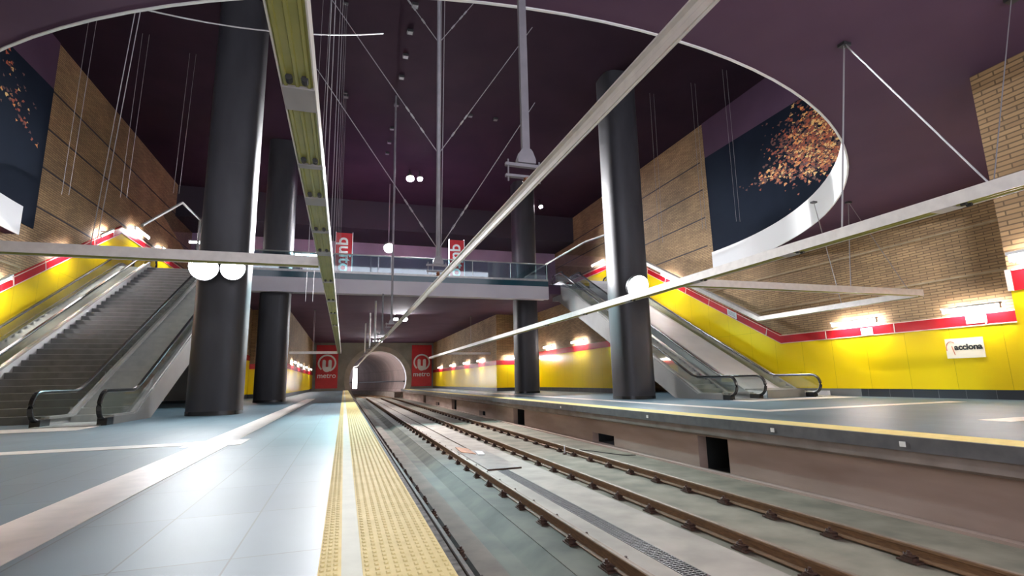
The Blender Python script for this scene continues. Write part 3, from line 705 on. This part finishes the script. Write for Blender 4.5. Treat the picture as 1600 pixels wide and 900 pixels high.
channel('cross light channel on the right between the two long channels', [(8.95, 11.8, ZC), (18.1, 11.8, ZC)],
        hangers=[[((17.2, 13.1, SOF), (17.6, 11.8, ZC + .2)), ((17.2, 13.1, SOF), (15.2, 11.9, ZC + .2))]])
channel('light channel beside the right wall bending up along the escalator', [(18.3, 11.9, ZC), (18.3, 19.0, ZC), (18.3, 33.0, ZC + 14.0 * .52)],
        hangers=[[((15.9, 13.4, SOF), (18.3, 14.8, ZC + .2))]])
channel('far cross light channel on the left by the second column', [(-.6, 45.2, ZC), (-4.3, 45.2, ZC)], hangers=[[((-2.5, 45.2, SOF), (-2.5, 45.2, ZC + .2))]])
channel('far cross light channel on the right behind the tracks', [(8.95, 47.5, ZC), (13.2, 47.5, ZC)], hangers=[[((11.3, 47.5, SOF), (11.3, 47.5, ZC + .2))]])

# ------------------------------------------------------------------ overhead conductor rail and its posts
cp = [(2.33, YB + 4, 3.5), (2.2, 26, 3.5), (1.95, 55, 3.5), (1.9, 76, 3.5)] + [(1.9 - max(0, y - END + 4) ** 2 / 190.0, y, 3.5) for y in range(80, 116, 4)]
t = thing('conductor_rail', 'long aluminium overhead conductor rail above the left track', 'conductor rail', (2.3, 10, 3.5))
m = MB(); m.sweep([(-.02, 0), (.02, 0), (.03, .05), (.016, .07), (.016, .12), (.055, .13), (.055, .15), (-.055, .15), (-.055, .13), (-.016, .12), (-.016, .07), (-.03, .05)], cp); m.build('rail_body', M['alu'], t)
m = MB(); m.tube([(x, y, z - .008) for x, y, z in cp], .012, 6); m.build('contact_wire', M['alu'], t, True)
POSTS = [(2.32, 6.35, SOF, 'nearest conductor rail post, hanging before the tall stayed post'),
         (2.2, 12.8, HI, 'tall slim conductor rail post braced by four diagonal stays'),
         (2.2, 26.6, HI, 'slender conductor rail post hanging just in front of the footbridge'),
         (2.15, 32.6, 6.5, 'conductor rail post hanging under the footbridge'),
         (2.08, 39.5, SOF, 'bright short conductor rail post, first beyond the footbridge'),
         (2.0, 46.5, SOF, 'short conductor rail post, second beyond the footbridge'),
         (1.93, 55, SOF, 'short conductor rail post nearest the tunnel mouth')]
for i, (x, y, ztop, lab) in enumerate(POSTS):
    t = thing('hanging_post', lab, 'post', (x, y, 3.5), 'conductor rail posts')
    if i == 0:
        m = MB(); m.box(x - .055, x + .055, y - .035, y + .035, 4.02, ztop); m.build('post', M['galv'], t)
    else:
        m = MB(); m.tube([(x, y, 4.02), (x, y, ztop)], .055 if i < 4 else .07, 12); m.build('post', M['galv'] if i < 4 else M['white'], t, True)
    m = MB(); m.prism([(x - .13, 3.97), (x + .13, 3.97), (x + .13, 4.03), (x + .09, 4.14), (x + .06, 4.18), (x - .06, 4.18), (x - .09, 4.14), (x - .13, 4.03)], y - .06, y + .06, 'y'); m.build('end_plate', M['galv'], t)
    m = MB(); m.box(x - .3, x + .24, y - .03, y + .03, 3.92, 3.965); m.box(x - .3, x + .24, y - .03, y + .03, 3.76, 3.795); m.build('cross_arm', M['galv'], t)
    m = MB()
    for q in (-.26, .2): m.tube([(x + q, y, 3.70), (x + q, y, 4.02)], .012, 6)
    m.build('tie_bolt', M['galv'], t)
    m = MB(); m.tube([(x, y, 3.655), (x, y, 3.675), (x, y, 3.69), (x, y, 3.72), (x, y, 3.74), (x, y, 3.77)], [.04, .055, .035, .055, .035, .04], 12); m.build('insulator', M['copper'], t, True)
    if i == 1:
        for zj, ln in ((7.0, 1), (10.3, 1), (4.35, 1)):
            for s in (-1, 1):
                m = MB(); a = Vector((x, y, zj)); b = Vector((x + s * 3.2, y + 1.0, zj + 5.2))
                m.tube([a, b], .012, 6)
                for f in (.12, .2, .24): m.tube([a + (b - a) * f, a + (b - a) * (f + .025)], .026, 6)
                m.build('stay', M['wire'], t)
        for dx in (.12, .25):
            m = MB(); m.tube([(x + dx * .3, y, 4.1), (x + dx, y + .2, HI)], .009, 5); m.build('earth_cable', M['wire'], t)

# ------------------------------------------------------------------ lamps
def tube_light(p0, p1, label, r=.05, mount=None, group='fluorescent tubes'):
    p0 = Vector(p0); p1 = Vector(p1); d = (p1 - p0).normalized()
    t = thing('fluorescent_light', label, 'fluorescent light', tuple((p0 + p1) / 2), group)
    m = MB(); m.bar(p0 - d * .05 + Vector((0, 0, .1)), p1 + d * .05 + Vector((0, 0, .1)), .13, .06); m.build('housing', M['white'], t)
    m = MB(); m.tube([p0, p1], r, 8); m.build('tube', M['tube'], t, True)
    for p in (p0, p1):
        m = MB(); m.bar(p - d * .03, p + d * .03, .08, .16); m.build('end_cap', M['white'], t)
    q = (p0 + p1) / 2 + Vector((0, 0, .1)); e = q.copy()
    if mount is None: e.x = min((XR, XL, XJ, 16.9, 13.4, -4.5, -7.3), key=lambda v: abs(v - q.x))
    else: e[mount[0]] = mount[1]
    if mount is None: e.x += math.copysign(.045, q.x - e.x)
    m = MB(); m.bar(q, e, .06, .05); m.build('bracket', M['lamp_housing'], t)
ZT = 3.08
tube_light((20.55, 15.2, ZT), (20.55, 17.2, ZT), 'tube light over the red band of the right wall, nearer the escalators')
tube_light((20.55, 11.0, ZT), (20.55, 12.7, ZT), 'tube light over the red band of the right wall above the cream sign')
tube_light((12.1, 4.4, ZT), (12.1, 6.15, ZT), 'tube light over the red band of the near right brick corner')
tube_light((20.5, 7.0, ZT), (20.5, 8.8, ZT), 'tube light on the right wall hidden behind the brick corner')
def incl(y): return 2.5 + .42 + (y - 20.4) * .52 + .2
for y, lab in ((23.4, 'lowest tube light on the sloping red band of the left wall'), (27.9, 'middle tube light on the sloping red band of the left wall'), (31.7, 'topmost tube light on the sloping red band of the left wall')):
    tube_light((-12.55, y, incl(y)), (-12.55, y + 1.3, incl(y + 1.3)), lab)
for y, lab in ((36.0, 'upper tube light past the peak of the left red band, nearer the peak'), (41.0, 'upper tube light past the peak of the left red band, farther from the peak')):
    tube_light((-12.55, y, 10.7), (-12.55, y + 2.3, 10.7), lab)
tube_light((20.5, 37.6, 10.75), (20.5, 39.8, 10.75), 'upper tube light on the right wall left of the right column')
tube_light((20.5, 28.0, incl(28)), (20.5, 29.6, incl(29.6)), 'tube light on the sloping red band of the right wall behind the column')
tube_light((16.6, 34.2, 3.72), (16.6, 36.3, 3.72), 'tube light behind the right escalator, nearer the floodlit column')
tube_light((16.6, 40.4, 3.72), (16.6, 42.2, 3.72), 'tube light behind the right escalator, nearer the far column')
tube_light((14.2, 45.7, 3.0), (16.2, 45.7, 3.0), 'tube light on the short wall left of the far right column', .05, (1, 45.95))
for y, lab in ((50.5, 'first tube light in the row along the far right wall'), (57, 'second tube light in the row along the far right wall'), (65, 'third tube light in the row along the far right wall'), (74, 'last tube light in the row, beside the right metro banner')):
    tube_light((13.15, y, 3.0), (13.15, y + 2, 3.0), lab)
for y, lab in ((49, 'first tube light in the row along the far left wall'), (56, 'second tube light in the row along the far left wall'), (64, 'third tube light in the row along the far left wall'), (73, 'last tube light in the row, beside the left metro banner')):
    tube_light((-4.25, y, 2.95), (-4.25, y + 2, 2.95), lab)
tube_light((-7.0, 40.0, 3.6), (-7.0, 42.0, 3.6), 'tube light seen between the two left columns')
tube_light((10.3, 36.0, 8.1), (11.9, 36.0, 8.1), 'tube light on the footbridge left of the far right column', .06, (2, SLAB))
tube_light((13.4, 36.0, 8.1), (14.4, 36.0, 8.1), 'tube light on the footbridge right of the far right column', .06, (2, SLAB))
tube_light((-3.3, 34.8, 9.25), (-1.3, 34.8, 9.25), 'tube light above the footbridge left of the left quito banner', .045, (2, SLAB))
tube_light((-9.6, 36, 10.0), (-8.8, 36, 10.0), 'tube light behind the glass guard above the left stairs', .05, (2, SLAB))

floodlight((4.12, 36.2, HI - .7), .26, 'larger of two white floodlights on the high ceiling', (0, -.5, -.85), 'flood_high', .58, 'ceiling floodlights', .75)
floodlight((4.84, 36.2, HI - .7), .18, 'smaller of two white floodlights on the high ceiling', (0, -.5, -.85), 'flood_high', .58, 'ceiling floodlights', .75)
floodlight((15.8, 39.8, HI - .7), .16, 'small white floodlight on the high ceiling to the right of the nearest post', (0, -.5, -.85), 'flood_high', .58, 'ceiling floodlights', .75)
t = floodlight((2.95, 39.5, 11.4), .36, 'round white floodlight hanging above the footbridge between the quito banners', (0, -.8, -.74), 'flood_hall', .2, 'concourse floodlights', .8)
m = MB(); m.tube([(2.95, 39.8, 11.4), (2.95, 39.8, HI + .02)], .03, 6); m.build('hanging_rod', M['wire'], t)
floodlight((4.35, 48.0, SOF - .3), .2, 'floodlight under the far soffit, left of the nearer pair', (0, -.6, -.8), 'flood_far', .165, 'soffit floodlights')
floodlight((5.15, 48.0, SOF - .3), .26, 'floodlight under the far soffit, right of the nearer pair', (0, -.6, -.8), 'flood_far', .165, 'soffit floodlights')
floodlight((3.9, 74.0, SOF - .3), .25, 'floodlight under the soffit before the tunnel, left of its pair', (0, -.6, -.8), 'flood_far', .165, 'soffit floodlights')
floodlight((4.7, 74.0, SOF - .3), .25, 'floodlight under the soffit before the tunnel, right of its pair', (0, -.6, -.8), 'flood_far', .165, 'soffit floodlights')
rows = ['nearest', 'second', 'third', 'fourth', 'fifth', 'sixth', 'seventh', 'farthest']
def small_lamp(x, y, label):
    t = thing('ceiling_light', label, 'ceiling light', (x, y, HI), 'small unlit ceiling lights')
    m = MB(); m.box(x - .13, x + .13, y - .13, y + .13, HI - .12, HI); m.build('housing', M['lamp_housing'], t)
    m = MB(); m.box(x - .1, x + .1, y - .1, y + .1, HI - .13, HI - .12); m.build('diffuser', M['fascia_grey'], t)
for i, y in enumerate((17.9, 19.5, 21.2, 22.9, 25.5, 28.2, 30.0, 31.6)):
    small_lamp(2.30, y * 1.076, 'small square lamp on the high ceiling, %s in the row over the tracks' % rows[i])
small_lamp(-.43, 27.3, 'small square lamp on the high ceiling above the left light channel')
small_lamp(6.62, 27.5, 'small square lamp on the high ceiling, left of a pair over the tracks')
small_lamp(8.18, 27.5, 'small square lamp on the high ceiling, right of a pair over the tracks')

# ------------------------------------------------------------------ murals
def leaf(m, X, s, y, z, size):
    a = random.uniform(0, 6.28); n = 6; pts = []
    for k in range(n):
        r = size * (1 if k % 2 == 0 else random.uniform(.35, .75)) * random.uniform(.7, 1.1); b = a + 2 * math.pi * k / n
        pts.append((X - s * random.uniform(.056, .062), y + r * math.cos(b), z + .7 * r * math.sin(b)))
    m._add(pts, [tuple(range(n))])
def mural(s, X, y1, label, blobs):
    lo, hi = sorted((X - s * .002, X - s * .05))
    t = thing('wall_mural', label, 'mural', (X, y1 - 8, SLAB), 'murals on the upper side walls')
    m = MB(); m.box(lo, hi, YB + 2, y1, SLAB, 14.3); m.build('printed_panel', M['mural'], t)
    m = MB()
    for (yc, zc, sy, sz, n, big) in blobs:
        for k in range(int(n * (1.6 if s > 0 else 1))):
            m.cur = random.choice((0, 1, 1, 2, 2, 3) if big else (1, 2, 2, 2))
            leaf(m, X, s, random.gauss(yc, sy), min(14.2, random.gauss(zc, sz)), random.uniform(.05, .15) * (1.2 if big else 1))
    o = m.build('printed_leaves', [M['leaf_a'], M['leaf_b'], M['leaf_c'], M['leaf_d']], t); o['kind'] = 'stuff'
mural(1, XR, 24.7, 'dark blue mural with a mass of orange autumn leaves on the right upper wall',
      [(16.4, 12.2, .9, .9, 420, 1), (17.6, 11.6, .9, .8, 260, 1), (16.3, 10.8, .9, .3, 160, 1), (19.3, 11.2, .8, .25, 70, 1), (18.6, 12.6, .9, .6, 120, 0), (20.6, 11.1, .6, .2, 14, 0), (14, 12, 1.5, 1.2, 250, 1)])
mural(-1, XL, 26.3, 'dark blue mural with scattered orange leaves on the left upper wall',
      [(23.2, 13.1, .8, .5, 26, 0), (23.9, 12.5, .45, .4, 22, 1), (24.6, 12.0, .3, .3, 12, 1), (25.5, 11.35, .18, .1, 4, 1), (21.5, 13, 1, .8, 60, 1)])

# ------------------------------------------------------------------ signs
X = XR - .052
t = thing('wall_sign', 'cream sign reading acciona on the yellow right wall', 'sign', (X, 12.4, 1.4))
m = MB(); m.box(X - .03, X, 11.8, 12.98, 1.42, 2.12); m.build('sign_panel', M['cream'], t)
text_mesh('acciona', .285, 'lettering', M['ink'], (X - .034, 12.27, 1.8), (0, -1, 0), (0, 0, 1), t, .003, .012)
m = MB()
def stroke(pts, w):
    m.sweep([(-w, -w), (w, -w), (w, w), (-w, w)], [(X - .034, 12.75 - a, 1.77 + b) for a, b in pts])
m.tube([(X - .033, 12.80 - .16 * math.cos(a), 1.78 + .24 * math.sin(a)) for a in [math.radians(200 - 9 * k) for k in range(18)]], .014, 5)
m.tube([(X - .033, 12.78, 1.86), (X - .033, 12.75, 1.72), (X - .033, 12.71, 1.54)], .014, 5)
m.build('emblem', M['orange_ink'], t)
def notice(y, z, label, tilt=0., w=.5, h=.3):
    x = XR - .09
    t = thing('notice', label, 'notice', (x, y, z), 'white notices on the red band')
    m = MB(); c = tilt
    q = [(y - w / 2, z - h / 2 - c * w / 2), (y + w / 2, z - h / 2 + c * w / 2), (y + w / 2, z + h / 2 + c * w / 2), (y - w / 2, z + h / 2 - c * w / 2)]
    m.prism(q, x - .012, x, 'x'); m.build('panel', M['paper'], t)
    m = MB()
    for k in (-1, 0, 1):
        zz = z + k * .075
        m.prism([(y - w * .38, zz - .015 - c * w * .38), (y + w * .38, zz - .015 + c * w * .38), (y + w * .38, zz + .015 + c * w * .38), (y - w * .38, zz + .015 - c * w * .38)], x - .015, x - .011, 'x')
    m.build('print', M['grey_ink'], t)
notice(15.85, 2.68, 'white notice under the tube light nearer the right escalators')
notice(11.87, 2.74, 'white notice on the red band above the cream sign', w=.62)
notice(23.6, 4.42, 'white notice on the sloping red band beside the right escalator', .52, .7, .36)
t = thing('black_emblem_sign', 'small black round mark on the yellow wall corner by the second left column', 'sign', (-5.3, 45.93, .9))
m = MB(); m.tube([(-5.3, 45.955, .95), (-5.3, 45.935, .95)], .22, 20); m.build('disc', M['ink'], t)
m = MB(); m.tube([(-5.3, 45.936, .95), (-5.3, 45.93, .95)], .1, 16); m.build('centre', M['yellow'], t)

# ------------------------------------------------------------------ cables hanging in the atrium
m = MB(); pts = []
for k in range(31):
    a = k / 30; pts.append((-4.6 + 5.2 * a, 9.9 + 1.2 * a, 7.9 + 1.15 * a - 1.2 * a * (1 - a)))
m.tube(pts, .014, 5); tag(m.build('sagging_cable', M['wire'], smooth=True), 'thin pale cable sagging from the rim across the upper left', 'cable')
for (x, y, zt_, zb2, lab) in ((-10.3, 22.5, HI, 8.2, 'thin wire hanging in front of the left brick wall, nearest the mural'),
                              (-9.2, 24.5, HI, 8.9, 'thin wire hanging in front of the left brick wall, second from the mural'),
                              (-7.6, 25.5, HI, 9.6, 'thin wire hanging in front of the left brick wall, nearest the left column'),
                              (-1.3, 18, HI, 3.7, 'thin wire hanging just right of the left light channel'),
                              (17.2, 21, HI, 8.4, 'thin wire hanging in front of the right mural, nearest the brick'),
                              (18.0, 19.5, HI, 8.4, 'thin wire hanging in front of the right mural, nearest the leaves'),
                              (15.6, 22.5, HI, 8.0, 'thin wire hanging in front of the right brick wall')):
    m = MB(); m.tube([(x, y, zb2), (x + .1, y, zt_)], .008, 5); m.tube([(x + .22, y, zb2), (x + .36, y, zt_)], .008, 5)
    tag(m.build('hanging_wire', M['wire']), lab, 'wire', 'wires hanging in the atrium')

for o in SC.objects:
    if '_o' in o: del o['_o']
SC.cycles.use_denoising = True
